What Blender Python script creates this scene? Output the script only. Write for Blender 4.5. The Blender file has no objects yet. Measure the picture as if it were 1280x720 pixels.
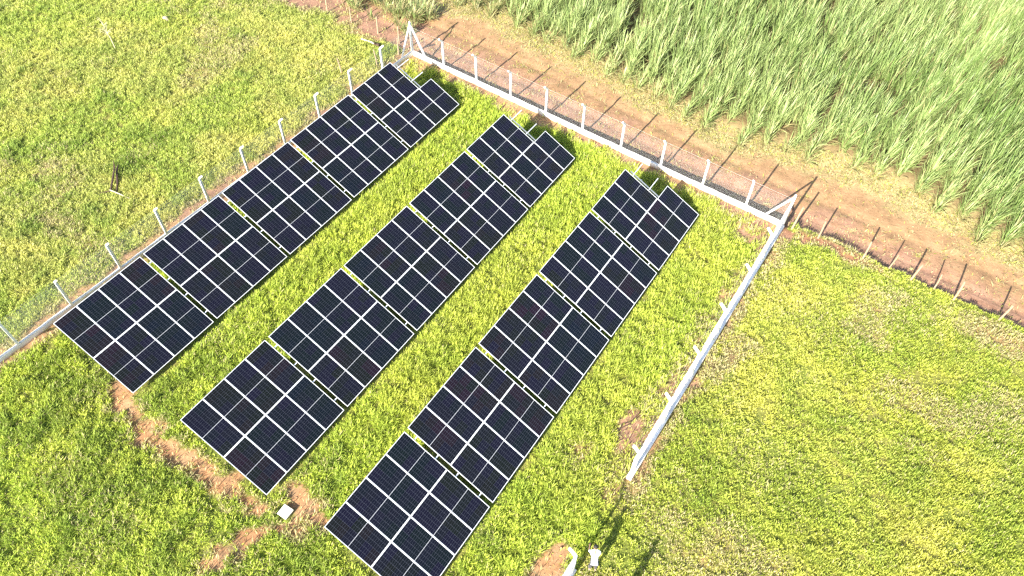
import bpy, bmesh, math, random
import numpy as np
from mathutils import Vector, Matrix

# ---------------------------------------------------------------- camera / light
S = bpy.context.scene
COL = S.collection
# world frame: origin at the far left corner of the compound, +X along the far wall,
# +Y away over the dirt road, Z up (metres)
CAM = Vector((29.13, -30.55, 29.4))
E1 = (.8255, -.5644)
PIT, ROL = 0.9137, 0.02344
def old2new(v):
    return Vector((v[0]*.8255 - v[1]*.5644, v[0]*.5644 + v[1]*.8255, v[2]))
r_ = Vector((1, 0, 0)); fw = Vector((0, math.cos(PIT), -math.sin(PIT))); up_ = r_.cross(fw)
r2 = math.cos(ROL)*r_ + math.sin(ROL)*up_; u2 = -math.sin(ROL)*r_ + math.cos(ROL)*up_
r2, u2, fw2 = old2new(r2), old2new(u2), old2new(fw)
cd = bpy.data.cameras.new('camera'); cam = bpy.data.objects.new('camera', cd); COL.objects.link(cam)
m = Matrix((r2, u2, -fw2)).transposed().to_4x4(); m.translation = CAM
cam.matrix_world = m
cd.sensor_width = 36; cd.lens = 936.18/1280*36; cd.clip_end = 6000; cd.clip_start = .1
S.camera = cam

SUN_EL = math.radians(27.5)
SD = Vector((0.011, 0.9995))               # direction shadows fall on the ground
w = bpy.data.worlds.new('World'); S.world = w; w.use_nodes = True
nt = w.node_tree; bg = nt.nodes['Background']
sky = nt.nodes.new('ShaderNodeTexSky'); sky.sky_type = 'NISHITA'; sky.sun_disc = False
sky.sun_elevation = SUN_EL; sky.sun_rotation = math.atan2(-SD.x, -SD.y)
nt.links.new(sky.outputs[0], bg.inputs[0]); bg.inputs[1].default_value = 0.09
sl = bpy.data.lights.new('sun', 'SUN'); sl.energy = 5.0; sl.angle = math.radians(.53); sl.color = (1, .945, .83)
so = bpy.data.objects.new('sun', sl); COL.objects.link(so)
so.rotation_euler = Vector((SD.x*math.cos(SUN_EL), SD.y*math.cos(SUN_EL), -math.sin(SUN_EL))).to_track_quat('-Z', 'Y').to_euler()
so.location = (10, -60, 40)
S.view_settings.view_transform = 'Standard'; S.view_settings.look = 'None'
S.view_settings.exposure = 1.86; S.view_settings.gamma = 1
S.render.engine = 'CYCLES'
try:
    S.cycles.use_denoising = False; S.cycles.pixel_filter_type = 'BLACKMAN_HARRIS'; S.cycles.filter_width = 1.45
    S.cycles.max_bounces = 5; S.cycles.diffuse_bounces = 3; S.cycles.transmission_bounces = 3; S.cycles.transparent_max_bounces = 4
except Exception: pass

# ---------------------------------------------------------------- helpers
def tag(o, label=None, cat=None, group=None, kind=None):
    if label: o['label'] = label
    if cat: o['category'] = cat
    if group: o['group'] = group
    if kind: o['kind'] = kind
    return o
def empty(name, loc=(0, 0, 0), rz=0):
    o = bpy.data.objects.new(name, None); COL.objects.link(o)
    o.location = loc; o.rotation_euler = (0, 0, rz); o.empty_display_size = .3
    return o
def mesh_obj(name, me, mat, parent=None, loc=(0, 0, 0), rot=(0, 0, 0)):
    o = bpy.data.objects.new(name, me); COL.objects.link(o)
    if mat is not None and not me.materials: me.materials.append(mat)
    o.parent = parent; o.location = loc; o.rotation_euler = rot
    return o
class MB:
    def __init__(s): s.v = []; s.f = []
    def add(s, vs, fs):
        n = len(s.v); s.v += [tuple(a) for a in vs]; s.f += [tuple(i+n for i in f) for f in fs]; return s
    def box(s, x0, x1, y0, y1, z0, z1):
        return s.add([(x0,y0,z0),(x1,y0,z0),(x1,y1,z0),(x0,y1,z0),(x0,y0,z1),(x1,y0,z1),(x1,y1,z1),(x0,y1,z1)],
                     [(0,3,2,1),(4,5,6,7),(0,1,5,4),(1,2,6,5),(2,3,7,6),(3,0,4,7)])
    def sweep(s, pts, rads, n=6, ph=0.0, flat=1.0, cap=True):
        pts = [Vector(p) for p in pts]; rings = []
        for i, p in enumerate(pts):
            t = (pts[min(i+1, len(pts)-1)] - pts[max(i-1, 0)]).normalized()
            a = Vector((0, 0, 1)) if abs(t.z) < .9 else Vector((1, 0, 0))
            x = t.cross(a).normalized(); y = t.cross(x).normalized()
            r = rads[i] if isinstance(rads, (list, tuple)) else rads
            rings.append([p + x*math.cos(ph+k*2*math.pi/n)*r + y*math.sin(ph+k*2*math.pi/n)*r*flat for k in range(n)])
        vs = [q for r in rings for q in r]; fs = []
        for i in range(len(rings)-1):
            for k in range(n):
                a, b = i*n+k, i*n+(k+1) % n
                fs.append((a, b, b+n, a+n))
        if cap:
            fs.append(tuple(reversed(range(n)))); fs.append(tuple(range((len(rings)-1)*n, len(rings)*n)))
        return s.add(vs, fs)
    def mesh(s, name, smooth=False):
        me = bpy.data.meshes.new(name); me.from_pydata(s.v, [], s.f); me.update()
        bm = bmesh.new(); bm.from_mesh(me); bmesh.ops.recalc_face_normals(bm, faces=bm.faces); bm.to_mesh(me); bm.free()
        if smooth: me.polygons.foreach_set('use_smooth', [True]*len(me.polygons))
        return me
    def build(s, name, mat, parent=None, loc=(0, 0, 0), rot=(0, 0, 0), smooth=False, bevel=0):
        o = mesh_obj(name, s.mesh(name, smooth), mat, parent, loc, rot)
        if bevel:
            b = o.modifiers.new('bevel', 'BEVEL'); b.width = bevel; b.segments = 2; b.limit_method = 'ANGLE'
        return o
def fast_mesh(name, V, F, col=None):
    """V (n,3); F (m,k) quads or tris; col (n,3)"""
    me = bpy.data.meshes.new(name); n = len(V); mm, k = F.shape
    me.vertices.add(n); me.vertices.foreach_set('co', V.astype(np.float32).ravel())
    me.loops.add(mm*k); me.loops.foreach_set('vertex_index', F.astype(np.int32).ravel())
    me.polygons.add(mm); me.polygons.foreach_set('loop_start', (np.arange(mm)*k).astype(np.int32))
    try: me.polygons.foreach_set('loop_total', np.full(mm, k, np.int32))
    except Exception: pass
    if col is not None:
        at = me.color_attributes.new('Col', 'FLOAT_COLOR', 'POINT')
        c4 = np.ones((n, 4), np.float32); c4[:, :3] = col; at.data.foreach_set('color', c4.ravel())
    me.update(calc_edges=True); me.validate()
    return me

def mat(name, col, rough=.7, noise=0, scale=5, col2=None, metallic=0, spec=.5, bump=0, bscale=30):
    m = bpy.data.materials.new(name); m.use_nodes = True; N = m.node_tree.nodes; Lk = m.node_tree.links
    p = N['Principled BSDF']; p.inputs['Base Color'].default_value = (*col, 1); p.inputs['Roughness'].default_value = rough
    p.inputs['Metallic'].default_value = metallic; p.inputs['Specular IOR Level'].default_value = spec
    tc = N.new('ShaderNodeTexCoord')
    if col2 is not None:
        nz = N.new('ShaderNodeTexNoise'); nz.inputs['Scale'].default_value = scale; nz.inputs['Detail'].default_value = 6
        nz.inputs['Roughness'].default_value = .65
        Lk.new(tc.outputs['Object'], nz.inputs['Vector'])
        cr = N.new('ShaderNodeValToRGB'); cr.color_ramp.elements[0].position = .35; cr.color_ramp.elements[1].position = .68
        cr.color_ramp.elements[0].color = (*col, 1); cr.color_ramp.elements[1].color = (*col2, 1)
        Lk.new(nz.outputs[0], cr.inputs[0]); Lk.new(cr.outputs[0], p.inputs['Base Color'])
    if bump:
        n2 = N.new('ShaderNodeTexNoise'); n2.inputs['Scale'].default_value = bscale; n2.inputs['Detail'].default_value = 5
        Lk.new(tc.outputs['Object'], n2.inputs['Vector'])
        b = N.new('ShaderNodeBump'); b.inputs['Strength'].default_value = bump; b.inputs['Distance'].default_value = .02
        Lk.new(n2.outputs[0], b.inputs['Height']); Lk.new(b.outputs[0], p.inputs['Normal'])
    return m
def mat_attr(name, transl=.3, rough=.6, noise_scale=0, spec=.3, bump=0):
    m = bpy.data.materials.new(name); m.use_nodes = True; N = m.node_tree.nodes; Lk = m.node_tree.links
    p = N['Principled BSDF']; p.inputs['Roughness'].default_value = rough; p.inputs['Specular IOR Level'].default_value = spec
    at = N.new('ShaderNodeVertexColor'); at.layer_name = 'Col'; csrc = at.outputs[0]
    if noise_scale:
        g = N.new('ShaderNodeNewGeometry')
        out = None
        for sc, lo, hi in ((noise_scale, .72, 1.22), (noise_scale*6, .75, 1.2)):
            nz = N.new('ShaderNodeTexNoise'); nz.inputs['Scale'].default_value = sc; nz.inputs['Detail'].default_value = 8; nz.inputs['Roughness'].default_value = .7
            Lk.new(g.outputs['Position'], nz.inputs['Vector'])
            mr = N.new('ShaderNodeMapRange'); mr.inputs[1].default_value = .3; mr.inputs[2].default_value = .7; mr.inputs[3].default_value = lo; mr.inputs[4].default_value = hi
            Lk.new(nz.outputs[0], mr.inputs[0])
            mx = N.new('ShaderNodeMix'); mx.data_type = 'RGBA'; mx.blend_type = 'MULTIPLY'; mx.inputs[0].default_value = 1
            Lk.new(csrc, mx.inputs[6]); Lk.new(mr.outputs[0], mx.inputs[7]); csrc = mx.outputs[2]
        if bump:
            n2 = N.new('ShaderNodeTexNoise'); n2.inputs['Scale'].default_value = 7; n2.inputs['Detail'].default_value = 9; n2.inputs['Roughness'].default_value = .75
            Lk.new(g.outputs['Position'], n2.inputs['Vector'])
            b = N.new('ShaderNodeBump'); b.inputs['Strength'].default_value = bump; b.inputs['Distance'].default_value = .05
            Lk.new(n2.outputs[0], b.inputs['Height']); Lk.new(b.outputs[0], p.inputs['Normal'])
    Lk.new(csrc, p.inputs['Base Color'])
    if transl:
        t = N.new('ShaderNodeBsdfTranslucent'); Lk.new(csrc, t.inputs[0])
        mx = N.new('ShaderNodeMixShader'); mx.inputs[0].default_value = transl
        Lk.new(p.outputs[0], mx.inputs[1]); Lk.new(t.outputs[0], mx.inputs[2]); Lk.new(mx.outputs[0], N['Material Output'].inputs[0])
    return m

# value noise (numpy)
_rs = np.random.RandomState(7); _T = _rs.rand(256, 256)
def vn(x, y, s, seed=0):
    x = np.asarray(x, float)*s + 37.7*seed + 1000; y = np.asarray(y, float)*s + 91.3*seed + 1000
    xi = np.floor(x).astype(int); yi = np.floor(y).astype(int); fx = x-xi; fy = y-yi
    fx = fx*fx*(3-2*fx); fy = fy*fy*(3-2*fy); T = _T
    a = T[xi & 255, yi & 255]; b = T[(xi+1) & 255, yi & 255]; c = T[xi & 255, (yi+1) & 255]; d = T[(xi+1) & 255, (yi+1) & 255]
    return (a*(1-fx)+b*fx)*(1-fy) + (c*(1-fx)+d*fx)*fy
def fbm(x, y, s, seed=0, o=4):
    r = 0; a = 1; t = 0
    for k in range(o):
        r = r + a*vn(x, y, s*2**k, seed+k*3); t += a; a *= .55
    return r/t
def sm(x, a, b):
    t = np.clip((np.asarray(x, float)-a)/(b-a), 0, 1); return t*t*(3-2*t)
def lerp(a, b, t): return a*(1-t)+b*t

# ---------------------------------------------------------------- site layout
CW = 25.57                      # far wall length
def right_u(s): return CW + .0285*s
CANE = np.array([(-40, 5.2), (-12, 5.2), (-5, 5.0), (-2.5, 5.6), (1.3, 6.6), (4.6, 5.7), (7.5, 5.7), (9, 5.6), (13.5, 5.1), (15.3, 4.9), (18.3, 4.7), (21.6, 4.9),
                 (24.6, 5.7), (26.2, 6.1), (29.3, 6.2), (31.9, 5.8), (35, 5.3), (45, 5.2)])
def cane_edge(x): return np.interp(x, CANE[:, 0], CANE[:, 1])
def bank_y(x):                  # edge of the cut along the road
    return np.where(x > CW, .62 + .55*(fbm(x, 0*x, .7, 5, 3)-.5), .55)
PATHS = [([(5.2, -26.7), (6.9, -27.15), (8.2, -27.4), (9.8, -27.4), (11.7, -27.2), (13.6, -27.0), (15.1, -26.8)], .42),
         ([(16.9, -25.9), (15.8, -26.9), (15.3, -27.5), (15.1, -28.7), (14.6, -30.2), (14.3, -33)], .30),
         ([(15.3, -25.55), (16.1, -25.8), (16.3, -26.6)], .5)]
def seg_d(x, y, pts):
    d = np.full(np.shape(x), 1e9)
    for (x0, y0), (x1, y1) in zip(pts[:-1], pts[1:]):
        dx, dy = x1-x0, y1-y0; t = np.clip(((x-x0)*dx+(y-y0)*dy)/(dx*dx+dy*dy), 0, 1)
        d = np.minimum(d, np.hypot(x-x0-t*dx, y-y0-t*dy))
    return d
ROWS = [(2.183, -26.662), (10.398, -26.505), (18.126, -26.30)]
def under_tables(x, y, grow=0.0):
    """1 under the solar rows"""
    a = math.radians(91.48); r = np.zeros(np.shape(x))
    for ox, oy in ROWS:
        s = (x-ox)*math.cos(a)+(y-oy)*math.sin(a); t = (x-ox)*math.sin(a)-(y-oy)*math.cos(a)
        r = np.maximum(r, sm(s, -.25-grow, .1-grow)*(1-sm(s, 24.1+grow, 24.4+grow))*sm(t, .1-grow, .4-grow)*(1-sm(t, 4.15+grow, 4.4+grow)))
    return r
def masks(x, y):
    n1 = fbm(x, y, .9, 1); n2 = fbm(x, y, .35, 9); n3 = fbm(x, y, 2.6, 21)
    inside = (x > 0) & (x < CW+.8) & (y < 0)
    road = sm(y, -.1, .1)*(1-sm(y, cane_edge(x)+1.5, cane_edge(x)+3.5))
    bk = bank_y(x)
    road = np.where(x > CW+.3, sm(y, bk-.12, bk+.15)*(1-sm(y, cane_edge(x)+1.5, cane_edge(x)+3.5)), road)
    # grassy verge on the left, where the road track turns off
    road = np.where(x < -3.2, road*(1-.45*sm(n1, .42, .6)), road)
    trail = np.zeros(np.shape(x))
    for pts, wd in PATHS:
        trail = np.maximum(trail, (1-sm(seg_d(x, y, pts)+(n3-.5)*1.4+(n1-.5)*1.1, wd*.3, wd*1.8))*(.8+.2*sm(fbm(x, y, 1.3, 44), .38, .52)))
    b_far = np.where(inside, 1-sm(-y+(n1-.5)*1.6, .3, 1.25), 0)
    b_left = np.where((x > 0) & (y < 0), 1-sm(x+(n1-.5)*1.4, .25, .95), 0)
    b_lout = np.where((x <= 0) & (y < 0), .85*(1-sm(-x+(n1-.5)*1.6, .45, 1.3)), 0)
    ru = right_u(-y)
    wr = 1.15*np.where(y > -12, 1, .85)
    b_right = np.where((y < 0) & (y > -18.5), 1-sm(np.abs(x-ru+.15)+(n1-.5)*1.5+(n3-.5)*.7, wr*.35, wr*1.05), 0)
    p1 = 1-sm(np.hypot((x-25.2)/1.0, (y+15.2)/1.5)+(n1-.5)*1.2, .45, 1.0)
    p2 = 1-sm(np.hypot((x-25.3)/.8, (y+21.9)/1.5)+(n1-.5)*.9, .5, 1.1)
    p3 = 1-sm(np.hypot((x-24.4)/1.3, (y+1.3)/1.4)+(n1-.5)*1.2, .35, 1.1)
    p4 = 1-sm(np.hypot((x-26.9)/1.3, (y+9.0)/2.0)+(n1-.5)*1.2, .2, 1.1)
    p5 = np.where(y < .3, (1-sm(np.hypot((x-37.2)/3.4, (y+.4)/1.5)+(n1-.5)*1.2+(n3-.5)*.8, .25, 1.2))*.62, 0)
    p6 = (1-sm(np.hypot((x-28.6)/3.2, (y-.1)/.75)+(n1-.5)*1.2, .3, 1.1))*.8
    p7 = np.where((x < -2) & (y > -3), (1-sm(-y+(n1-.5)*3.2+.25*np.maximum(0, x+6), -.2, 1.3)), 0)
    p8 = (1-sm(np.hypot((x-23.6)/1.0, (y+17.2)/1.3)+(n1-.5)*1.2, .1, 1.1))*.6
    p9 = .33*sm(fbm(x, y, .22, 33), .58, .75)*np.where(inside, .3, 1)
    dirt = np.maximum.reduce([road, trail, b_far, b_left*.9, b_lout, b_right*.62, p1*.75, p2, p3*.8, p4*.5, p5, p6, p7*.8, p8*.8, p9])
    return dict(dirt=dirt, road=road, trail=np.maximum.reduce([trail, p2*.8]), n1=n1, n2=n2, n3=n3)
def depth(x, y):                # the road lies a little below the fields
    dr = .06 + .20*sm(x, 2, 24)
    bk = bank_y(x)
    a = np.where(x > CW+.2, sm(y, bk-.12, bk+.16), sm(y, .02, .5))
    a = np.where(x < -.3, sm(y, -.5, 1.2), a)
    return -dr*a*(1-sm(y, 5, 9))
def height(x, y):
    b = (fbm(x, y, .45, 3, 3)-.5)*.13 + (fbm(x, y, 2.2, 13, 3)-.5)*.05
    rd = sm(y, 0, .8)
    h = b*(1-.55*rd)
    h = h + depth(x, y)
    # wheel ruts
    h = h - .055*rd*(np.exp(-((y-1.75-.2*np.sin(x*.2))/.28)**2)+np.exp(-((y-3.45-.2*np.sin(x*.2))/.3)**2))
    nearwall = np.minimum(np.minimum(np.abs(x), np.abs(x-right_u(-y))), np.abs(y))
    keep = sm(nearwall, .0, .5)
    ins = sm(x, .5, 1.6)*(1-sm(x, 23.6, 24.8))*sm(y, -29.5, -27.6)*(1-sm(y, -1.6, -.7))
    h = np.where(y > .02, h, h*(.35+.65*keep))
    return h - .15*ins

def ground_color(x, y, M):
    n1, n2, n3 = M['n1'], M['n2'], M['n3']
    soil = np.array([.21, .20, .055])[None]*np.ones((len(x), 1))
    soil = lerp(soil, np.array([[.15, .18, .035]]), sm(n2, .35, .6)[:, None])
    tan = np.array([[.325, .196, .104]]); pink = np.array([[.300, .172, .115]]); red = np.array([[.26, .120, .068]]); straw = np.array([[.36, .28, .14]])
    d = lerp(tan, pink, sm(n2, .4, .62)[:, None])
    yy = y
    inroad = M['road'][:, None]
    cy = cane_edge(x)
    rc = lerp(pink*1.0, tan, sm(yy+(n1-.5)*3.2, 1.5, 3.6)[:, None])
    rc = lerp(rc, straw, (sm(yy+(n1-.5)*2.2+(n3-.5)*1.5, cy-1.3, cy-.1)*.8)[:, None])
    rc = lerp(rc, red, (sm(n3, .58, .72)*.35*(1-sm(yy, 2, 4)))[:, None])
    # freshly cut red bank beyond the corner
    bk = bank_y(x); rb = sm(n1, .3, .6)*np.exp(-((yy-bk+.05)/.28)**2)*np.where(x > CW, 1, 0)
    rc = lerp(rc, np.array([[.19, .08, .045]]), (rb*.8)[:, None])
    d = lerp(d, rc, inroad)
    rb2 = np.where(x > CW-.3, np.exp(-((yy-.1)/.45)**2), 0)*(1-sm(x, 30, 33))
    d = lerp(d, red, (rb2*.75)[:, None])
    d = lerp(d, lerp(np.array([[.40, .205, .100]]), tan*1.1, sm(n3, .4, .65)[:, None]), M['trail'][:, None]*(1-inroad))
    t = sm(M['dirt']+(n3-.5)*.9, .25, .8)[:, None]
    c = lerp(soil, d, t)
    # cane soil
    c = lerp(c, np.array([[.14, .10, .05]]), (sm(yy, cy+1.2, cy+2.5))[:, None])
    return c

# ---------------------------------------------------------------- ground sheet (+ dirt road)
def build_ground():
    st = .16
    xs = np.concatenate([[-2500, -1200, -500, -200, -90, -50], np.arange(-32, 46, st), [52, 60, 90, 200, 500, 1200, 2500]])
    ys = np.concatenate([[-2500, -1200, -500, -200, -90, -55], np.arange(-42, 40, st), [48, 60, 100, 250, 600, 1200, 2500]])
    X, Y = np.meshgrid(xs, ys, indexing='ij'); x = X.ravel(); y = Y.ravel()
    M = masks(x, y); z = height(x, y); c = ground_color(x, y, M)
    far = (x < -33) | (x > 47) | (y < -43) | (y > 41)
    c[far] = np.where((y[far] > 6)[:, None], np.array([[.12, .17, .05]]), np.array([[.17, .19, .05]]))
    nx, ny = len(xs), len(ys)
    I = np.arange(nx*ny).reshape(nx, ny)
    F = np.stack([I[:-1, :-1], I[1:, :-1], I[1:, 1:], I[:-1, 1:]], -1).reshape(-1, 4)
    fc = np.stack([x[F].mean(1), y[F].mean(1)], 1)
    rd = (fc[:, 1] > .1) & (fc[:, 1] < cane_edge(fc[:, 0])+.2) & (fc[:, 0] > -32) & (fc[:, 0] < 46) & \
         ((fc[:, 0] < CW) | (fc[:, 1] > bank_y(fc[:, 0])-.1))
    V = np.stack([x, y, z], 1)
    gm = mat_attr('soil', transl=0, rough=.95, noise_scale=1.3, spec=.1, bump=.55)
    for nm, sel in (('ground', ~rd), ('dirt_road', rd)):
        f = F[sel]; used = np.unique(f); mp = np.full(len(V), -1); mp[used] = np.arange(len(used))
        me = fast_mesh(nm, V[used], mp[f], c[used])
        me.polygons.foreach_set('use_smooth', [True]*len(me.polygons))
        o = mesh_obj(nm, me, gm); tag(o, kind='structure')
build_ground()

# visible polygon on the ground, widened
POLY = np.array([(-27, -12.2), (30.9, 31.1), (40.5, -11.6), (8.6, -34.5)])
def in_view(x, y, mrg=3.0):
    c = POLY.mean(0); ok = np.ones(len(x), bool)
    n = len(POLY)
    for i in range(n):
        a, b = POLY[i], POLY[(i+1) % n]; e = (b-a)/np.linalg.norm(b-a); nn = np.array([-e[1], e[0]])
        if (c-a)@nn < 0: nn = -nn
        ok &= ((x-a[0])*nn[0]+(y-a[1])*nn[1]) > -mrg
    return ok

# ---------------------------------------------------------------- grass
def hsvish(base, rs, n, amp=.25):
    v = 1+(rs.rand(n, 1)-.5)*2*amp
    return base*v
def build_grass():
    rs = np.random.RandomState(11)
    N = 3500000
    x = rs.uniform(-31, 44, N); y = rs.uniform(-39, 8, N)
    k = in_view(x, y, 2.5); x, y = x[k], y[k]
    M = masks(x, y)
    fine = vn(x, y, 3.4, 50)*.55+vn(x, y, 7.5, 51)*.45
    mid = fbm(x, y, 1.1, 60, 3); big = fbm(x, y, .18, 70, 3)
    dens = sm(fine+(mid-.5)*.5, .14, .52)*.82+.18
    t = sm(M['dirt']+(M['n3']-.5)*.9+(fine-.5)*.5, .25, .95)
    dens = dens*(1-t*.985)
    fr = sm(y-cane_edge(x)+(M['n1']-.5)*1.6, -1.1, .1)*(1-sm(y-cane_edge(x), 1.0, 1.5))*(y > 2)
    dens = np.maximum(dens, .55*fr*sm(fine, .25, .6)); dens = np.maximum(dens, .05*(y > .6)*sm(M['n1'], .5, .6)*sm(fine, .5, .7))
    edge = (y > 2.0)
    nearw = (np.abs(x) < .09) & (y < .1) | (np.abs(y) < .12) & (x > -.1) & (x < CW+.2) | ((np.abs(x-right_u(-y)) < .12) & (y < .1) & (y > -17.4))
    dens = np.where(nearw, 0, dens)
    ut = under_tables(x, y, .1); dens = dens*(1-.85*under_tables(x, y, -.12))*(1-.3*ut)
    dens = np.where(np.hypot(x-15.55, y+26.42) < .42, 0, dens)
    dens = np.where(y > cane_edge(x)+1.5, 0, dens)
    inside = (x > 0) & (x < right_u(-y)) & (y < 0)
    left = (x <= 0) & (y < 1)
    right = (x > right_u(-y)) & (~edge)
    k = rs.rand(len(x)) < dens; 
    sel = lambda a: a[k]
    x, y, fine, mid, big, inside, left, right, edge, t = map(sel, (x, y, fine, mid, big, inside, left, right, edge, t)); ut = ut[k]; M = {q: v[k] for q, v in M.items()}
    n = len(x)
    z = height(x, y)
    hm = np.where(inside, 1.1, .85)*(.55+.8*sm(fine, .2, .75))*(.6+.8*mid)
    hm = hm*(1-.5*ut)
    L = (.12+.15*rs.rand(n))*hm
    L = L*np.where(inside & (y > -24), 1.3, 1.0); L = np.where(edge, .10+.22*rs.rand(n), L)
    Wd = .007+.013*rs.rand(n)
    az = rs.rand(n)*2*np.pi; lean = np.radians(rs.uniform(4, 66, n))
    lean = np.where(edge, np.radians(rs.uniform(50, 88, n)), lean)
    # colours
    lime = np.array([[.490, .570, .085]]); olive = np.array([[.610, .590, .170]]); yell = np.array([[.610, .600, .120]])
    deep = np.array([[.19, .275, .045]]); dry = np.array([[.50, .44, .22]])
    base = np.where(left[:, None], lerp(olive, np.array([[.54, .58, .130]]), sm(big, .42, .62)[:, None]), 0)
    base = np.where(inside[:, None], lerp(lime, yell, sm(big, .48, .68)[:, None]*.35), base)
    base = np.where(right[:, None], lerp(yell, np.array([[.49, .52, .085]]), sm(big, .4, .6)[:, None]), base)
    base = np.where((left | inside | right)[:, None], base, yell)
    sw = inside & (y < -22.5)   # weedy near corner: darker, mixed
    g = sm(mid+(fine-.5)*.35, .44, .66)[:, None]
    base = lerp(base, deep, g*np.where(sw, .62, np.where(left, .36, np.where(inside, .30, .34)))[:, None])
    patch = sm(fbm(x, y, .33, 121, 3), .40, .60)[:, None]
    base = lerp(base, base*np.array([[.84, .92, .85]]), patch*np.where(inside, .5, 1)[:, None])
    spot = sm(fbm(x, y, .62, 140, 2)+(fine-.5)*.25,   .67, .80)*np.where(left, .42, np.where(inside & ~sw, 0, .25))
    base = lerp(base, np.array([[.13, .24, .035]]), spot[:, None])
    L = L*(1+.5*spot)
    base = base*(1+(rs.rand(n, 1)-.5)*np.where(sw, .5, .30)[:, None])
    pd = np.clip(.04+.75*sm(M['dirt'], .05, .5)+.16*sm(M['n2'], .55, .70), 0, .9)
    pd = np.where(inside & (y > -22), pd*.5, pd); pd = np.where(edge, .82, pd)
    isd = rs.rand(n) < pd
    base = np.where(isd[:, None], dry*(1+(rs.rand(n, 1)-.5)*.6), base)
    ax = np.stack([np.cos(az), np.sin(az), 0*az], 1); sd = np.stack([-np.sin(az), np.cos(az), 0*az], 1)
    P = np.stack([x, y, z-.01], 1); cl, slp = np.cos(lean)[:, None], np.sin(lean)[:, None]
    up = np.array([[0, 0, 1.]])
    mdp = P + (ax*slp*.35+up*cl*.62)*L[:, None]
    tip = P + (ax*slp*1.0+up*cl*.92)*L[:, None]
    V = np.stack([P, mdp-sd*Wd[:, None], tip, mdp+sd*Wd[:, None]], 1).reshape(-1, 3)
    F = np.arange(4*n).reshape(n, 4)
    C = np.repeat(base, 4, 0)
    o = mesh_obj('grass', fast_mesh('grass', V, F, C), mat_attr('grass_blade', transl=.34, rough=.55, spec=.25))
    tag(o, 'yellow green grass and low weeds growing over the fields and between the panel rows', 'grass', kind='stuff')
    print('grass', n)
build_grass()

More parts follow.
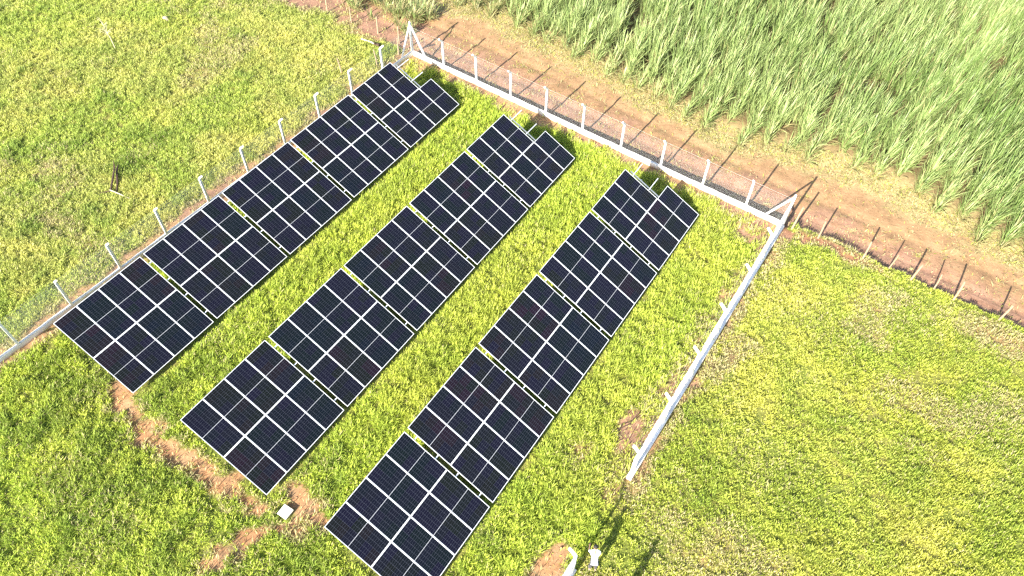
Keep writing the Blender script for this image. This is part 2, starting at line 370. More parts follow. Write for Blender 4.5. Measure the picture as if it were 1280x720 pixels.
# ---------------------------------------------------------------- sugarcane
def build_cane():
    rs = np.random.RandomState(5)
    PX = []; PY = []; PS = []
    for row in np.arange(-12, 48, 1.22):
        yy = float(cane_edge(row)) + rs.uniform(-.25, .9) + (1.1 if rs.rand() < .22 else 0)
        while yy < 37:
            PX.append(row+rs.normal(0, .26)*min(1.3, .25+.3*(yy-float(cane_edge(row))))); PY.append(yy); 
            d = yy-float(cane_edge(row)); PS.append(rs.uniform(.8, 1.12)*(.72+.28*min(1, d/2.5)))
            yy += rs.uniform(.32, .6)
    px, py, ps = map(np.array, (PX, PY, PS))
    m_ = 150; ex = rs.uniform(-12, -1.2, m_); ey = rs.uniform(1.3, 4.4, m_); q_ = fbm(ex, ey, .8, 41) > .47
    px = np.concatenate([px, ex[q_]]); py = np.concatenate([py, ey[q_]]); ps = np.concatenate([ps, rs.uniform(.7, 1.25, q_.sum())])
    hole = fbm(px, py, .45, 80, 3)
    k = in_view(px, py, 4.5) & (hole < .70); px, py, ps = px[k], py[k], ps[k]
    # ragged edge on the left: shrunken dry tufts
    ps = np.where(px < 3, ps*np.interp(px, [-12, -2, 3], [.35, .5, 1.0]), ps)
    nl = 66; n = len(px)*nl
    cx = np.repeat(px, nl); cy = np.repeat(py, nl); s = np.repeat(ps, nl)
    low = rs.rand(n) < np.repeat(np.where(py-cane_edge(px) < 1.3, .34, .14), nl)
    az = rs.rand(n)*2*np.pi
    dd = np.clip((cy-cane_edge(cx))/3, 0, 1)
    r0 = rs.rand(n)**.6*(.20+.18*dd)
    low = low | (rs.rand(n) < .18*(1-dd))
    bx = cx+np.cos(az)*r0; by = cy+np.sin(az)*r0
    h0 = rs.uniform(0, 1.0, n)*s; h0 = np.where(low, rs.uniform(0, .25, n), h0)
    L = rs.uniform(.8, 1.6, n)*s; L = np.where(low, rs.uniform(.4, .9, n)*s, L)
    e0 = np.radians(rs.normal(80, 7, n)-9*(1-dd)); e0 = np.where(low, np.radians(rs.uniform(20, 60, n)), e0)
    bend = np.radians(rs.uniform(5, 40, n)+28*(rs.rand(n) < .15)+rs.uniform(0, 30, n)*(1-dd)); bend = np.where(low, np.radians(rs.uniform(40, 90, n)), bend)
    wd = rs.uniform(.011, .022, n)
    az = az+rs.normal(0, .5, n)
    z = height(bx, by)
    segs = 4
    P = np.stack([bx, by, z+h0], 1); pts = [P]
    # wind and light pull the leaves slightly towards +X+Y
    for i in range(segs):
        e = e0-bend*((i+.5)/segs)**1.6
        d = np.stack([np.cos(az)*np.cos(e)+.02, np.sin(az)*np.cos(e)+.02, np.sin(e)], 1)
        P = P+d*(L/segs)[:, None]; P[:, 2] = np.maximum(P[:, 2], z+.02); pts.append(P)
    tw = rs.rand(n)*np.pi
    sd = np.stack([-np.sin(az+.0)*1, np.cos(az), 0*az], 1); sd[:, 2] = .5*np.sin(tw)
    prof = [.7, 1, .95, .65, .08]
    V = np.stack([q for p_, k_ in zip(pts, prof) for q in (p_-sd*(wd*k_)[:, None], p_+sd*(wd*k_)[:, None])], 1)  # n,10,3
    base = np.arange(n)[:, None]*10
    F = np.concatenate([base+np.array([[2*i, 2*i+1, 2*i+3, 2*i+2]]) for i in range(segs)], 0)
    grn = np.array([[.150, .235, .058]]); lt = np.array([[.400, .475, .190]]); dry = np.array([[.36, .32, .15]])
    tt = rs.rand(n, 1); big = fbm(cx, cy, .13, 90, 3)[:, None]
    C = lerp(grn, lt, np.clip(tt**1.3+(big-.5)*1.1, 0, 1))*(1+(rs.rand(n, 1)-.5)*.6)
    ed = (cy-cane_edge(cx))
    pdry = np.where(low, .55+.35*(ed < 1.3), .06+.14*(ed < 1.2)); pdry = np.where(cx < 1.5, np.maximum(pdry, .5), pdry)
    C = np.where((rs.rand(n) < pdry)[:, None], dry*(1+(rs.rand(n, 1)-.5)*.5), C)
    o = mesh_obj('sugarcane', fast_mesh('sugarcane', V.reshape(-1, 3), F, np.repeat(C, 10, 0)), mat_attr('cane_leaf', transl=.30, rough=.45, spec=.4))
    tag(o, 'dense pale green sugarcane field in planted rows beyond the dirt road', 'sugarcane', kind='stuff')
    print('cane', n)
build_cane()

# ---------------------------------------------------------------- materials for the objects
WHITE = mat('white_paint', (.80, .79, .77), .75, col2=(.66, .64, .60), scale=3.5, bump=.3)
CONC = mat('whitewashed_concrete', (.84, .82, .79), .85, col2=(.66, .60, .53), scale=2.2, bump=.4, bscale=14)
WIRE = mat('galvanised_wire', (.62, .65, .62), .4, metallic=.35)
ALU = mat('anodised_aluminium', (.80, .81, .82), .35, metallic=.25)
STEEL = mat('galvanised_steel', (.50, .52, .53), .45, metallic=.6, col2=(.38, .40, .41), scale=8)
WOOD = mat('weathered_wood', (.36, .27, .18), .9, col2=(.24, .16, .10), scale=12, bump=.6)
PALEWOOD = mat('bleached_wood', (.60, .54, .38), .9, col2=(.42, .36, .24), scale=10, bump=.5)
CHAR = mat('charred_wood', (.035, .022, .016), .95, col2=(.08, .045, .03), scale=9, bump=.8)

def splash(m, z0=.02, z1=.17, col=(.42, .27, .17, 1)):
    N = m.node_tree.nodes; Lk = m.node_tree.links; p = N['Principled BSDF']; src = p.inputs['Base Color'].links[0].from_socket
    tc = N.new('ShaderNodeTexCoord'); sp = N.new('ShaderNodeSeparateXYZ'); Lk.new(tc.outputs['Object'], sp.inputs[0])
    nz = N.new('ShaderNodeTexNoise'); nz.inputs['Scale'].default_value = 1.6; nz.inputs['Detail'].default_value = 7; Lk.new(tc.outputs['Object'], nz.inputs['Vector'])
    ad = N.new('ShaderNodeMath'); ad.operation = 'MULTIPLY_ADD'; Lk.new(nz.outputs[0], ad.inputs[0]); ad.inputs[1].default_value = -.45; Lk.new(sp.outputs[2], ad.inputs[2])
    mr = N.new('ShaderNodeMapRange'); mr.inputs[1].default_value = z0-.225; mr.inputs[2].default_value = z1-.225; mr.inputs[3].default_value = .85; mr.inputs[4].default_value = 0
    Lk.new(ad.outputs[0], mr.inputs[0])
    mx = N.new('ShaderNodeMix'); mx.data_type = 'RGBA'; Lk.new(mr.outputs[0], mx.inputs[0]); Lk.new(src, mx.inputs[6]); mx.inputs[7].default_value = col
    Lk.new(mx.outputs[2], p.inputs['Base Color'])
splash(CONC)
# solar glass: procedural cell grid on object coordinates
def solar_material():
    m = bpy.data.materials.new('solar_cells'); m.use_nodes = True; N = m.node_tree.nodes; Lk = m.node_tree.links
    p = N['Principled BSDF']
    tc = N.new('ShaderNodeTexCoord'); sp = N.new('ShaderNodeSeparateXYZ'); Lk.new(tc.outputs['Object'], sp.inputs[0])
    def mth(op, a, b=None, c=None):
        q = N.new('ShaderNodeMath'); q.operation = op
        for i, v in enumerate((a, b, c)):
            if v is None: continue
            if isinstance(v, (int, float)): q.inputs[i].default_value = v
            else: Lk.new(v, q.inputs[i])
        return q.outputs[0]
    X, Y = sp.outputs[0], sp.outputs[1]
    def line(v, pitch, half):                       # 1 within half width of multiples of pitch
        f = mth('FRACT', mth('DIVIDE', v, pitch)); g = mth('MINIMUM', f, mth('SUBTRACT', 1.0, f))
        return mth('LESS_THAN', mth('MULTIPLY', g, pitch), half)
    cx = (1.158-.040-.014)/6
    gx = line(X, cx, .0028)
    ya = mth('ABSOLUTE', Y); cyp = (2.288/2-.020-.007-.008)/12
    yy = mth('SUBTRACT', ya, .008); gy = line(yy, cyp, .0022)
    bus = line(mth('ADD', X, cx/2), cx/5, .0007)
    mid = mth('LESS_THAN', ya, .009)
    ex = mth('GREATER_THAN', mth('ABSOLUTE', X), 1.158/2-.020-.007)
    ey = mth('GREATER_THAN', ya, 2.288/2-.020-.007)
    border = mth('MAXIMUM', ex, ey)
    grid = mth('MAXIMUM', gx, gy)
    oi = N.new('ShaderNodeObjectInfo')
    # whole module tint + slow variation across groups of cells
    rp = N.new('ShaderNodeValToRGB'); e = rp.color_ramp.elements
    e[0].position = 0; e[0].color = (.0030, .0055, .0115, 1); e[1].position = 1; e[1].color = (.0115, .0050, .0115, 1)
    for ps, c in ((.25, (.0035, .0065, .0070, 1)), (.5, (.0055, .0050, .0135, 1)), (.75, (.005, .0070, .0055, 1))):
        q = e.new(ps); q.color = c
    cellv = N.new('ShaderNodeCombineXYZ')
    Lk.new(mth('FLOOR', mth('DIVIDE', X, cx*3)), cellv.inputs[0]); Lk.new(mth('FLOOR', mth('DIVIDE', Y, cyp*4)), cellv.inputs[1])
    Lk.new(mth('MULTIPLY', oi.outputs['Random'], 97.0), cellv.inputs[2])
    wn = N.new('ShaderNodeTexWhiteNoise'); Lk.new(cellv.outputs[0], wn.inputs[0])
    fac = mth('ADD', mth('MULTIPLY', oi.outputs['Random'], .6), mth('MULTIPLY', wn.outputs[0], .4))
    Lk.new(fac, rp.inputs[0])
    def mix(f, a, b):
        q = N.new('ShaderNodeMix'); q.data_type = 'RGBA'
        if isinstance(f, (int, float)): q.inputs[0].default_value = f
        else: Lk.new(f, q.inputs[0])
        for i, v in ((6, a), (7, b)):
            if isinstance(v, tuple): q.inputs[i].default_value = v
            else: Lk.new(v, q.inputs[i])
        return q.outputs[2]
    c = mix(bus, rp.outputs[0], (.014, .016, .02, 1))
    c = mix(grid, c, (.072, .078, .104, 1))
    c = mix(mid, c, (.42, .43, .46, 1))
    c = mix(border, c, (.75, .76, .78, 1))
    Lk.new(c, p.inputs['Base Color'])
    # thin film of dust
    dn = N.new('ShaderNodeTexNoise'); dn.inputs['Scale'].default_value = 1.7; dn.inputs['Detail'].default_value = 5
    Lk.new(tc.outputs['Object'], dn.inputs['Vector'])
    Lk.new(mth('MULTIPLY_ADD', dn.outputs[0], .25, .02), p.inputs['Roughness'])
    p.inputs['Specular IOR Level'].default_value = .24; p.inputs['IOR'].default_value = 1.40
    return m
SOLAR = solar_material()

# ---------------------------------------------------------------- solar tables
PW, PL, PG = 1.158, 2.288, .010
PX_, PY_ = PW+PG, PL+PG
TGAP = .205
TILT = .44945
ROWANG = math.radians(91.48)
cb, sb = math.cos(TILT), math.sin(TILT)
fwid = .020
panel_me = MB().box(-PW/2+.004, PW/2-.004, -PL/2+.004, PL/2-.004, -.012, -.004).mesh('solar_panel')
panel_me.materials.append(SOLAR)
fr = MB()
fr.box(-PW/2, PW/2, -PL/2, -PL/2+fwid, -.035, 0).box(-PW/2, PW/2, PL/2-fwid, PL/2, -.035, 0)
fr.box(-PW/2, -PW/2+fwid, -PL/2+fwid, PL/2-fwid, -.035, 0).box(PW/2-fwid, PW/2, -PL/2+fwid, PL/2-fwid, -.035, 0)
frame_me = fr.mesh('frame'); frame_me.materials.append(ALU)
TW = 4*PX_-PG                                  # table length along the row
jb = MB().box(-.05, .05, -.03, .03, -.03, -.0125).mesh('junction_box'); jb.materials.append(mat('black_plastic', (.02, .02, .02), .5))
def plane_pt(u, v, dz=0):                      # u along the row from the near edge, v down the slope from the high edge
    y = -v*cb; z = 2.2-v*sb
    return Vector((u-TW/2, y+PY_*cb - dz*sb, z+dz*cb))
def make_table(missing, last, first):
    root = empty('solar_table')
    for j in range(2):
        for i in range(4):
            if missing and j == 0 and i == 3: continue
            c = plane_pt(i*PX_+PW/2, j*PY_+PL/2)
            p = mesh_obj('solar_panel', panel_me, None, root, c, (TILT, 0, 0))
            mesh_obj('frame', frame_me, None, p)
    for v in (.52, 1.66, 2.75, 3.98):
        r = MB(); u0 = .01 if first else -TGAP/2-PG/2+.002; u1 = TW+.12 if last else TW+TGAP/2+PG/2-.002
        if last and v > 2.3: u1 = TW+.02
        if last and v < 2.3: u1 = TW-.02
        a, b = plane_pt(u0, v-.02, -.037), plane_pt(u1, v+.02, -.080)
        c = [plane_pt(u, vv, dz) for u in (u0, u1) for vv in (v-.022, v+.022) for dz in (-.037, -.080)]
        r.add(c, [(0, 1, 3, 2), (4, 6, 7, 5), (0, 4, 5, 1), (2, 3, 7, 6), (0, 2, 6, 4), (1, 5, 7, 3)])
        r.build('rail', ALU, root)
    for u in (TW*.2, TW*.8):
        r = MB(); c = [plane_pt(u+du, vv, dz) for du in (-.03, .03) for vv in (.3, 4.3) for dz in (-.082, -.15)]
        r.add(c, [(0, 1, 3, 2), (4, 6, 7, 5), (0, 4, 5, 1), (2, 3, 7, 6), (0, 2, 6, 4), (1, 5, 7, 3)])
        r.build('rafter', STEEL, root)
        for v in (1.05, 3.4):
            q = plane_pt(u+.075, v, -.15)
            MB().box(q.x-.04, q.x+.04, q.y-.03, q.y+.03, -.3, q.z+.04).build('support_post', STEEL, root)
        a = plane_pt(u-.065, 2.2, -.12); b = plane_pt(u-.065, 1.05, -.12); b.z = .35
        MB().sweep([b, a], .022, 4).build('brace', STEEL, root)
    return root
PROTO = {}
def kids(o): return list(o.children)
def copy_tree(o, parent=None):
    c = o.copy(); COL.objects.link(c); c.parent = parent
    for ch in kids(o): copy_tree(ch, c)
    return c
rows = [((2.183, -26.662), 'left row beside the long left fence'), ((10.398, -26.505), 'middle row'), ((18.126, -26.30), 'right row nearest the white wall on the right')]
order = ['nearest table of the', 'second table from the near end of the', 'third and middle table of the', 'fourth table from the near end of the', 'farthest table of the']
ax = Vector((math.cos(ROWANG), math.sin(ROWANG), 0)); hx = Vector((math.sin(ROWANG), -math.cos(ROWANG), 0))
for ri, ((ox, oy), rn) in enumerate(rows):
    for t in range(5):
        key = 'near' if t == 0 else ('end' if t == 4 else 'mid')
        if key not in PROTO:
            o = PROTO[key] = make_table(key == 'end', key == 'end', key == 'near')
        else:
            o = copy_tree(PROTO[key])
        pos = Vector((ox, oy, 0)) + ax*(t*(4*PX_+TGAP)+TW/2) + hx*(PY_*cb)
        jr = random.Random(ri*5+t); o.location = (pos.x, pos.y, 0); o.rotation_euler = (jr.uniform(-.005, .005), jr.uniform(-.0025, .0025), ROWANG+jr.uniform(-.001, .001))
        lab = order[t]+' '+rn
        lab = lab + (', seven dark panels with a gap at the top far corner' if t == 4 else ', eight dark panels')
        w_ = lab.split(); tag(o, ' '.join(w_[:16]) if len(w_) <= 16 else None, 'solar table', 'tilted solar tables in three rows')
        if len(w_) > 16:
            short = {0: 'left row beside the fence', 1: 'middle row', 2: 'right row by the white wall'}[ri]
            o['label'] = (order[t]+' '+short + (', one top panel missing' if t == 4 else ', eight panels'))

# ---------------------------------------------------------------- concrete fences
def post_mesh():
    b = MB(); r = .075
    b.sweep([(0, 0, -.15), (0, 0, 1.0), (0, 0, 1.98), (0, .05, 2.07), (0, .31, 2.33)], [r, r, r*.95, r*.95, r*.88], 4, math.pi/4)
    return b.mesh('fence_post')
post_me = post_mesh(); post_me.materials.append(WHITE)
POSTBEV = None
def wire_mesh(parent, L, rad=.0015, z0=.32, z1=1.98, sp=.085, y=0.04):
    b = MB(); H = z1-z0
    V = []; F = []
    k = np.arange(-H, L, sp)
    def strips(sgn):
        for s in k:
            a0, a1 = s, s+H
            zz0, zz1 = z0, z1
            if a0 < 0: zz0 = z0-a0; a0 = 0
            if a1 > L: zz1 = z1-(a1-L); a1 = L
            if a1-a0 < .03: continue
            x0, x1 = (a0, a1) if sgn > 0 else (L-a0, L-a1)
            n = len(V)
            for (xx, z_) in ((x0, zz0), (x1, zz1)):
                for q in range(3):
                    an = q*2.094
                    V.append((xx+rad*math.cos(an)*.7, y+rad*math.sin(an), z_-rad*math.cos(an)*.7*sgn))
            for q in range(3): F.append((n+q, n+(q+1) % 3, n+3+(q+1) % 3, n+3+q))
    strips(1); strips(-1)
    b.v = V; b.f = F
    b.build('wire_mesh', WIRE, parent)
    w2 = MB()
    for (yy, zz) in ((.06, 2.10), (.14, 2.18), (.22, 2.26)):
        w2.sweep([(0.0, yy, zz), (L/2, yy, zz-.02), (L, yy, zz)], .0018, 3, cap=False)
    w2.build('barbed_wire', WIRE, parent)
def wall(parent, L, h=.31, seed=0, th=.072, x0=0.0):
    """low whitewashed plinth, top slightly uneven"""
    rs = random.Random(seed); b = MB(); n = int((L-x0)/.45); vs = []
    for i in range(n+1):
        x = x0+(L-x0)*i/n; t = h+rs.uniform(-.012, .012); d = rs.uniform(-.006, .006)
        vs += [(x, -th+d, -.4), (x, -th+d, t-.015), (x, -th+.015+d, t), (x, th-.015+d, t), (x, th+d, t-.015), (x, th+d, -.4)]
    fs = []
    for i in range(n):
        for k in range(5): a = i*6+k; fs.append((a, a+1, a+7, a+6))
    fs += [tuple(range(6)), tuple(range(n*6, n*6+6))]
    b.add(vs, fs); return b.build('base_wall', CONC, parent)
def fence(loc, ang, L, posts, label, seed, wall_x0=0.0, rad=.0011):
    # local +X runs along the fence, +Y points to the inside
    root = empty('chain_link_fence', loc, ang); wall(root, L, h=.25 if seed > 2 else .31, seed=seed, x0=wall_x0, th=.115 if seed > 2 else .072)
    for s in posts: 
        o = mesh_obj('fence_post', post_me, None, root, (s, 0, 0), (random.Random(seed+s).uniform(-.012, .012), random.Random(s*3).uniform(-.012, .012), 0))
    wire_mesh(root, L, rad)
    tag(root, label, 'fence', 'white post fences round the solar plant')
    return root
# far fence: local X must run so that inside (-Y world) is local +Y -> rotate by 180 deg, start at the right corner
far = fence((CW, 0, 0), math.pi, CW, [CW-2.6*k for k in range(1, 10)], 'long white post fence on a low wall between the panel rows and dirt road', 1)
# left fence: inside is +X
LL = 33.6
left = fence((0, -LL, 0), math.pi/2, LL-.09, [LL-2.8*k for k in range(1, 13)], 'white post fence on a low wall running close behind the leftmost panel row', 2, rad=.0025)
left.rotation_euler = (0, 0, math.pi/2); 
# flip: local +Y must be world +X, so mirror direction by starting at the corner
left.location = (0, -.09, 0); left.rotation_euler = (0, 0, -math.pi/2)
for c in left.children:
    if c.name.startswith('fence_post'): c.location.x = LL-.09-c.location.x+ (0)
for i, c in enumerate([c for c in left.children if c.name.startswith('fence_post')]): c.location.x = 2.8*(i+1)-.09
ra = math.atan2(-17.19, .49)      # direction of the right wall away from the far corner
right = fence((CW+.04, -17.19, 0), 0, 17.1, [], 'white post fence on a low wall right of the panels, ending at the gateway', 3)
d = Vector((CW-right_u(17.19), 17.19)); right.location = (right_u(17.19), -17.19, 0); right.rotation_euler = (0, 0, math.atan2(d.y, d.x))
for k in range(1, 7):
    s = 17.19-2.8*k-.05
    mesh_obj('fence_post', post_me, None, right, (s, 0, 0), (random.Random(k).uniform(-.012, .012), random.Random(k*3).uniform(-.012, .012), 0))
near = fence((right_u(28.5), -28.5, 0), 0, 28.5-21.6, [], 'short white post fence on the near side of the gateway, beside the person', 4)
near.rotation_euler = right.rotation_euler
for s in (28.5-21.62-.12, 28.5-21.62-2.8, 28.5-21.62-5.6): mesh_obj('fence_post', post_me, None, near, (s, 0, 0))
# strutted corner posts
def corner(loc, dirs, label):
    root = empty('corner_post', loc)
    b = MB().sweep([(0, 0, -.1), (0, 0, 2.36)], [.085, .078], 4, math.pi/4).build('post', WHITE, root, rot=(0, 0, 0))
    for dx, dy in dirs:
        MB().sweep([(dx*1.05, dy*1.05, .3), (dx*.07, dy*.07, 2.12)], [.062, .058], 4, math.pi/4).build('strut', WHITE, root)
    MB().sweep([(0, 0, 2.36), (0, 0, 2.42)], [.06, .03], 4, math.pi/4).build('cap', WHITE, root)
    return tag(root, label, 'fence post', 'strutted corner posts')
corner((.0, .0, 0), [(1, 0), (0, -1)], 'strutted white corner post at the far left corner of the fence')
corner((CW, .0, 0), [(-1, 0), (.0285, -1)], 'strutted white corner post where the far and right walls meet')

# ---------------------------------------------------------------- old wooden stock fences
def wooden_fence(pts, hts, label, ends=True, wires=3, r=.045):
    root = empty('wooden_fence', (pts[0][0], pts[0][1], 0)); tops = []
    rs = random.Random(len(pts)*7+int(pts[0][0]*10))
    for (x, y), h in zip(pts, hts):
        lx, ly = x-pts[0][0], y-pts[0][1]; z = float(height(np.array([x]), np.array([y]))[0])
        tx, ty = rs.uniform(-.10, .10), rs.uniform(-.10, .10); rr = r*rs.uniform(.8, 1.35)
        MB().sweep([(lx, ly, z-.2), (lx+tx*.5+.01, ly+ty*.5, z+h*.55), (lx+tx, ly+ty, z+h)], [rr, rr*.9, rr*.8], 7).build('wooden_post', WOOD, root, smooth=False)
        tops.append((lx, ly, z, h, tx, ty))
    w = MB()
    for k in range(wires):
        f = (k+1)/(wires+.35)
        for a, b in zip(tops[:-1], tops[1:]):
            p = Vector((a[0]+a[4]*f, a[1]+a[5]*f, a[2]+a[3]*f)); q = Vector((b[0]+b[4]*f, b[1]+b[5]*f, b[2]+b[3]*f))
            w.sweep([p, (p+q)/2-Vector((0, 0, .03)), q], .0028, 3, cap=False)
    w.build('wire', mat('rusty_wire', (.22, .15, .11), .8), root)
    return tag(root, label, 'fence', 'old wooden stock fences')
wooden_fence([(26.05, .12), (27.44, .38), (29.84, .33), (31.14, .5), (32.29, .43), (33.43, .5), (34.43, .43), (36.56, .47), (38.9, .5), (41.2, .55)],
             [1.75, 1.35, 1.25, 1.2, 1.25, 1.15, 1.3, 1.25, 1.2, 1.2], 'rough wooden post and wire fence along the road edge right of the corner')
wooden_fence([(-.75, -.55), (-1.55, .45), (-3.42, .45), (-5.61, .25), (-7.9, .3), (-10.3, .2)], [1.2, 1.3, 1.25, 1.3, 1.2, 1.25], 'rough wooden post and wire fence at the field corner left of the compound')
wooden_fence([(-1.0, -2.3), (-2.3, -4.2)], [1.25, 1.15], 'two dark wooden posts standing in grass behind the left fence', wires=2)

# ---------------------------------------------------------------- logs, stick, box
def zg(x, y): return float(height(np.array([x]), np.array([y]))[0])
rt = empty('fallen_log', (-3.0, -.75, zg(-3, -.75)))
MB().sweep([(-.75, -.05, .10), (-.1, 0, .14), (.35, .02, .16)], [.05, .06, .065], 7).build('pale_trunk', PALEWOOD, rt)
MB().sweep([(.36, .02, .16), (.8, .03, .2)], [.075, .10], 7).build('charred_end', CHAR, rt)
MB().sweep([(.5, .03, .18), (.55, -.3, .5)], [.04, .02], 6).build('branch', CHAR, rt)
tag(rt, 'short fallen log with a burnt end beside the far left fence corner', 'log')

rt = empty('dead_branch', (-5.1, -19.3, zg(-5.1, -19.3)))
MB().sweep([(-.05, 0, .16), (.5, .12, .12), (1.25, .25, .08)], [.028, .03, .02], 6).build('pale_limb', PALEWOOD, rt)
MB().sweep([(0, 0, .12), (-.3, -.3, .06), (-.6, -.6, .03)], [.03, .022, .01], 6).build('charred_limb', CHAR, rt)
MB().sweep([(.30, .12, .03), (-.25, .65, .16), (-.95, 1.15, .22), (-1.3, 1.5, .2)], [.03, .06, .06, .02], 7).build('charred_limb', CHAR, rt)
MB().sweep([(-.05, .05, .12), (-.5, .55, .22), (-1.0, 1.15, .42), (-1.25, 1.35, .62)], [.05, .055, .045, .015], 7).build('charred_limb', CHAR, rt)
tag(rt, 'burnt dead branch lying in the open grass of the left field', 'branch')

rt = empty('dead_sapling', (-15.78, -11.04, zg(-15.8, -11)))
rs_ = random.Random(3)
MB().sweep([(0, 0, -.1), (-.05, .03, .8), (-.12, -.02, 1.45), (-.1, .0, 1.95)], [.03, .026, .02, .01], 6).build('trunk', PALEWOOD, rt)
tw = MB()
for k in range(16):
    z0 = rs_.uniform(.9, 1.8); a = rs_.uniform(0, 6.28); l = rs_.uniform(.25, .6)
    p = Vector((-.1, 0, z0)); q = p+Vector((math.cos(a)*l*.6, math.sin(a)*l*.6, l*.55)); r3 = q+Vector((math.cos(a+.5)*l*.5, math.sin(a+.5)*l*.5, l*.2))
    tw.sweep([p, q, r3], [.013, .009, .004], 4)
tw.build('twigs', PALEWOOD, rt)
tag(rt, 'thin leafless sapling with a long shadow in the upper left field', 'sapling')
rt = MB()
rt.sweep([(-.28, -.05, .03), (-.2, 0, .16), (.02, .02, .24), (.18, .0, .1), (.24, 0, .02)], [.03, .10, .13, .09, .03], 7)
o = rt.build('rock', mat('pale_rock', (.30, .25, .18), .9, col2=(.32, .26, .2), scale=9, bump=.8), None, (-15.75, -7.0, zg(-15.7, -7)))
tag(o, 'small pale rock in the upper left field at the tip of the sapling shadow', 'rock')

o = MB().sweep([(-.25, -.7, .10), (-.22, -.2, .22), (.02, .25, .2), (.10, .65, .26), (.05, .95, .3)], [.012, .022, .024, .018, .008], 6).build('bent_stick', CHAR, None, (24.8, -15.3, zg(24.8, -15.3)))
tag(o, 'thin dark bent stick lying on bare soil left of the right wall end', 'stick')
rt = empty('junction_pit', (15.55, -26.42, zg(15.55, -26.42)), math.radians(4))
MB().box(-.20, .20, -.20, .20, -.2, .13).build('box_body', mat('pit_concrete', (.55, .5, .44), .85), rt)
MB().box(-.235, .235, -.235, .235, .131, .18).build('lid', mat('cream_lid', (.82, .78, .66), .7, col2=(.76, .70, .56), scale=6), rt, bevel=.012)
tag(rt, 'square cream cable pit lid standing on the bare orange soil trail', 'cable pit')

# ---------------------------------------------------------------- loose clods and stones on the bare soil: one stuff object
def build_clods():
    rs = np.random.RandomState(21); N = 60000
    x = rs.uniform(-12, 42, N); y = rs.uniform(-31, 6.5, N); k = in_view(x, y, 2); x, y = x[k], y[k]
    M = masks(x, y); k = (M['dirt'] > .5) & (rs.rand(len(x)) < np.where(M['trail'] > .3, .9, .28)); x, y = x[k], y[k]; n = len(x)
    z = height(x, y); r = rs.uniform(.008, .034, n)*(1+1.2*(rs.rand(n) < .03))
    oc = np.array([(1, 0, 0), (0, 1, 0), (-1, 0, 0), (0, -1, 0), (0, 0, .7), (0, 0, -.7)], float)
    J = oc[None]*(1+(rs.rand(n, 6, 1)-.5)*.7)*r[:, None, None]
    a = rs.rand(n)*6.28; ca, sa = np.cos(a)[:, None], np.sin(a)[:, None]
    V = np.stack([J[..., 0]*ca-J[..., 1]*sa+x[:, None], J[..., 0]*sa+J[..., 1]*ca+y[:, None], J[..., 2]+(z+r*.2)[:, None]], -1)
    f = np.array([(0, 1, 4), (1, 2, 4), (2, 3, 4), (3, 0, 4), (1, 0, 5), (2, 1, 5), (3, 2, 5), (0, 3, 5)])
    F = (np.arange(n)[:, None, None]*6+f[None]).reshape(-1, 3)
    C = np.array([[.36, .22, .13]])*(1+(rs.rand(n, 1)-.5)*.7)
    o = mesh_obj('soil_clods', fast_mesh('soil_clods', V.reshape(-1, 3), F, np.repeat(C, 6, 0)), mat_attr('clod', transl=0, rough=.95, spec=.1))
    tag(o, 'loose reddish clods and pebbles scattered over the road and bare soil', 'soil clods', kind='stuff')
build_clods()

# ---------------------------------------------------------------- people
SKIN = mat('skin', (.36, .20, .13), .55); SHIRT = mat('white_cotton', (.82, .82, .82), .85, col2=(.76, .76, .77), scale=14, bump=.3, bscale=9)
TROU = mat('dark_cloth', (.035, .035, .045), .85, col2=(.05, .05, .06), scale=10); HAIR = mat('black_hair', (.012, .010, .009), .6, bump=.6)
SHOE = mat('worn_shoe', (.22, .19, .16), .7)
def skin_obj(name, verts, edges, rads, mt, parent, root=0, sub=2):
    me = bpy.data.meshes.new(name); me.from_pydata(verts, edges, []); me.update()
    o = bpy.data.objects.new(name, me); COL.objects.link(o)
    sk = o.modifiers.new('skin', 'SKIN'); sk.use_smooth_shade = True
    for i, r in enumerate(rads):
        v = me.skin_vertices[0].data[i]; v.radius = r if isinstance(r, tuple) else (r, r); v.use_root = (i == root)
    sb_ = o.modifiers.new('sub', 'SUBSURF'); sb_.levels = sub; sb_.render_levels = sub
    dg = bpy.context.evaluated_depsgraph_get(); dg.update()
    m2 = bpy.data.meshes.new_from_object(o.evaluated_get(dg)); m2.name = name
    o.modifiers.clear(); o.data = m2; m2.materials.clear(); m2.materials.append(mt)
    m2.polygons.foreach_set('use_smooth', [True]*len(m2.polygons)); o.parent = parent
    return o
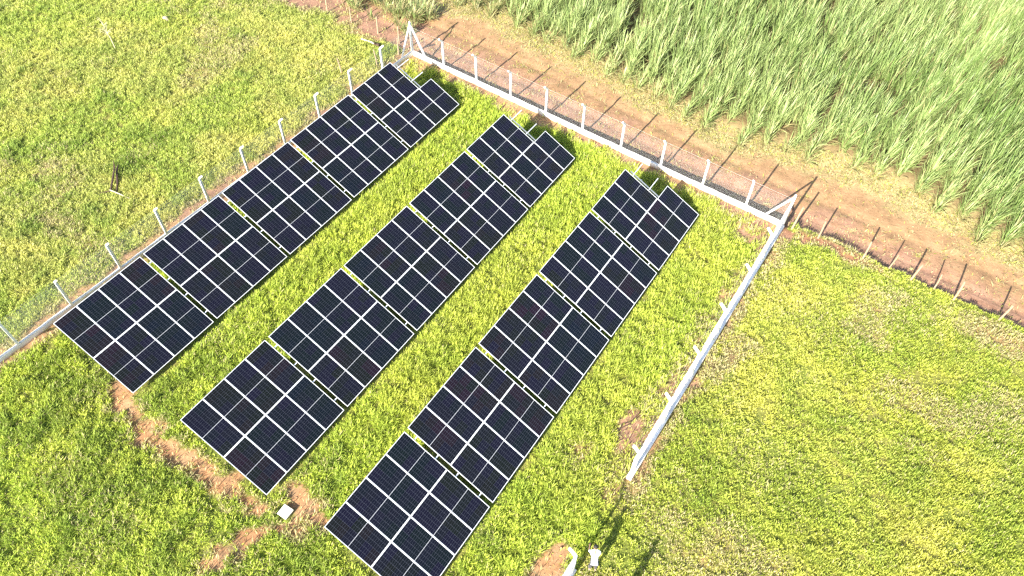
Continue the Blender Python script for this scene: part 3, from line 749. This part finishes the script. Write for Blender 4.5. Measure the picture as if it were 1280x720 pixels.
def person(loc, rz, label, lean=0.9):
    root = empty('person', loc, rz); root.scale = (.9, .9, .9)
    piv = Vector((0, 0, .95)); RM = Matrix.Rotation(-lean, 3, 'X')
    TM = Matrix.Translation(piv) @ RM.to_4x4() @ Matrix.Translation(-piv)
    T = lambda p: tuple(TM @ Vector(p))
    # the head lifts back against the lean of the trunk
    hp = Vector((0, 0, 1.46)); HM = TM @ Matrix.Translation(hp) @ Matrix.Rotation(lean*.55, 4, 'X') @ Matrix.Translation(-hp)
    TH = lambda p: tuple(HM @ Vector(p))
    V = []; E = []; R = []
    def n(p, r, prev=None):
        V.append(p); R.append(r); i = len(V)-1
        if prev is not None: E.append((prev, i))
        return i
    pel = n((0, 0, .95), (.135, .10)); sp = n(T((0, .0, 1.12)), (.12, .095), pel); ch = n(T((0, .0, 1.30)), (.15, .105), sp)
    nk0 = n(T((0, -.01, 1.43)), .06, ch); nk = n(TH((0, 0, 1.49)), .052, nk0); hd = n(TH((0, .015, 1.56)), .078, nk); hd2 = n(TH((0, .01, 1.64)), .088, hd); n(TH((0, 0, 1.70)), .065, hd2)
    def arm(sh, el, wr, pd, tn, side):
        a = n(sh, .058, ch); b = n(el, .040, a); c = n(wr, .027, b)
        pd = Vector(pd).normalized(); tn = Vector(tn).normalized()
        palm = n(tuple(Vector(wr)+pd*.06), (.034, .020), c)
        for k, (o_, l) in enumerate(((-.027, .07), (-.009, .08), (.009, .075), (.027, .058))):
            b0 = Vector(wr)+pd*.09+tn*o_; k1 = n(tuple(b0), .009, palm); k2 = n(tuple(b0+pd*l*.5), .0085, k1)
            n(tuple(b0+pd*l*.85+pd.cross(tn)*side*.02), .007, k2)
        t0 = Vector(wr)+pd*.035+tn*(-.038); k1 = n(tuple(t0), .010, palm); n(tuple(t0+pd*.035-tn*.02), .009, k1)
    sR, sL = Vector(T((.175, 0, 1.385))), Vector(T((-.175, 0, 1.385)))
    eR, eL = sR+Vector((.05, .03, -.27)), sL+Vector((-.07, .10, -.24))
    arm(tuple(sR), tuple(eR), tuple(eR+Vector((-.03, .10, -.20))), (-.1, .5, -1), (.2, 1, .5), 1)
    arm(tuple(sL), tuple(eL), tuple(eL+Vector((.03, .22, -.05))), (.1, 1, -.1), (1, -.1, .1), 1)
    for s in (-1, 1):
        h = n((s*.09, 0, .87), .088, pel); k = n((s*.11, .015, .49), .058, h); a = n((s*.125, -.015, .10), .038, k)
        f = n((s*.13, .05, .045), .036, a); n((s*.14, .14, .035), .030, f)
    skin_obj('body', V, E, R, SKIN, root, sub=2)
    def head(o): o.matrix_local = HM; return o
    f = MB()
    f.sweep([(0, .085, 1.635), (0, .108, 1.605), (0, .112, 1.59)], [.008, .013, .012], 6); head(f.build('nose', SKIN, root, smooth=True))
    e = MB()
    for s in (-1, 1): e.sweep([(s*.03-.012, .088, 1.632), (s*.03, .094, 1.632), (s*.03+.012, .088, 1.632)], [.004, .008, .004], 6)
    head(e.build('eyes', HAIR, root))
    head(MB().sweep([(-.022, .088, 1.565), (0, .094, 1.563), (.022, .088, 1.565)], [.003, .006, .003], 6).build('mouth', mat('lips', (.3, .12, .1), .5), root))
    er = MB()
    for s in (-1, 1): er.sweep([(s*.088, -.01, 1.59), (s*.094, -.012, 1.615), (s*.09, -.01, 1.64)], [.010, .016, .010], 6)
    head(er.build('ears', SKIN, root, smooth=True))
    bm = bmesh.new(); bmesh.ops.create_icosphere(bm, subdivisions=4, radius=1)
    bmesh.ops.delete(bm, geom=[v for v in bm.verts if v.co.z < -.35+.75*max(0, v.co.y)], context='VERTS')
    for v in bm.verts:
        j = 1+.05*math.sin(v.co.x*23+v.co.z*17)*math.sin(v.co.y*19); v.co = Vector((v.co.x*.098*j, v.co.y*.108*j-.008, v.co.z*.10*j+1.655))
    bmesh.ops.solidify(bm, geom=bm.faces[:], thickness=.012)
    me = bpy.data.meshes.new('hair'); bm.to_mesh(me); bm.free(); head(mesh_obj('hair', me, HAIR, root))
    skin_obj('shirt', [T((0, 0, 1.0)), T((0, 0, 1.15)), T((0, 0, 1.30)), T((0, -.01, 1.41)), tuple(sR), tuple(sR.lerp(eR, .8)), tuple(sL), tuple(sL.lerp(eL, .8)), (0, -.015, .93)],
             [(0, 1), (1, 2), (2, 3), (2, 4), (4, 5), (2, 6), (6, 7), (0, 8)], [(.155, .125), (.158, .13), (.17, .135), (.075, .065),   .080, .066, .080, .066, (.155, .13)], SHIRT, root)
    skin_obj('trousers', [(0, 0, .93), (.092, 0, .86), (.112, .012, .49), (.125, -.01, .16), (-.092, 0, .86), (-.112, .012, .49), (-.125, -.01, .16)],
             [(0, 1), (1, 2), (2, 3), (0, 4), (4, 5), (5, 6)], [(.145, .112), .102, .074, .06, .102, .074, .06], TROU, root)
    for s in (-1, 1):
        MB().sweep([(s*.122, -.07, .045), (s*.128, .02, .05), (s*.138, .12, .04), (s*.142, .18, .03)], [.04, .05, .047, .02], 8, flat=.9).build('shoe', SHOE, root, smooth=True)
    return tag(root, label, 'person')
person((26.75, -21.15, zg(26.7, -21)), math.radians(30), 'person in a white shirt and dark trousers bending forward beside the gateway post')
person((28.25, -21.5, zg(28.2, -21.5)), math.radians(60), 'person standing right of the gateway whose long shadow crosses the grass', lean=.08)
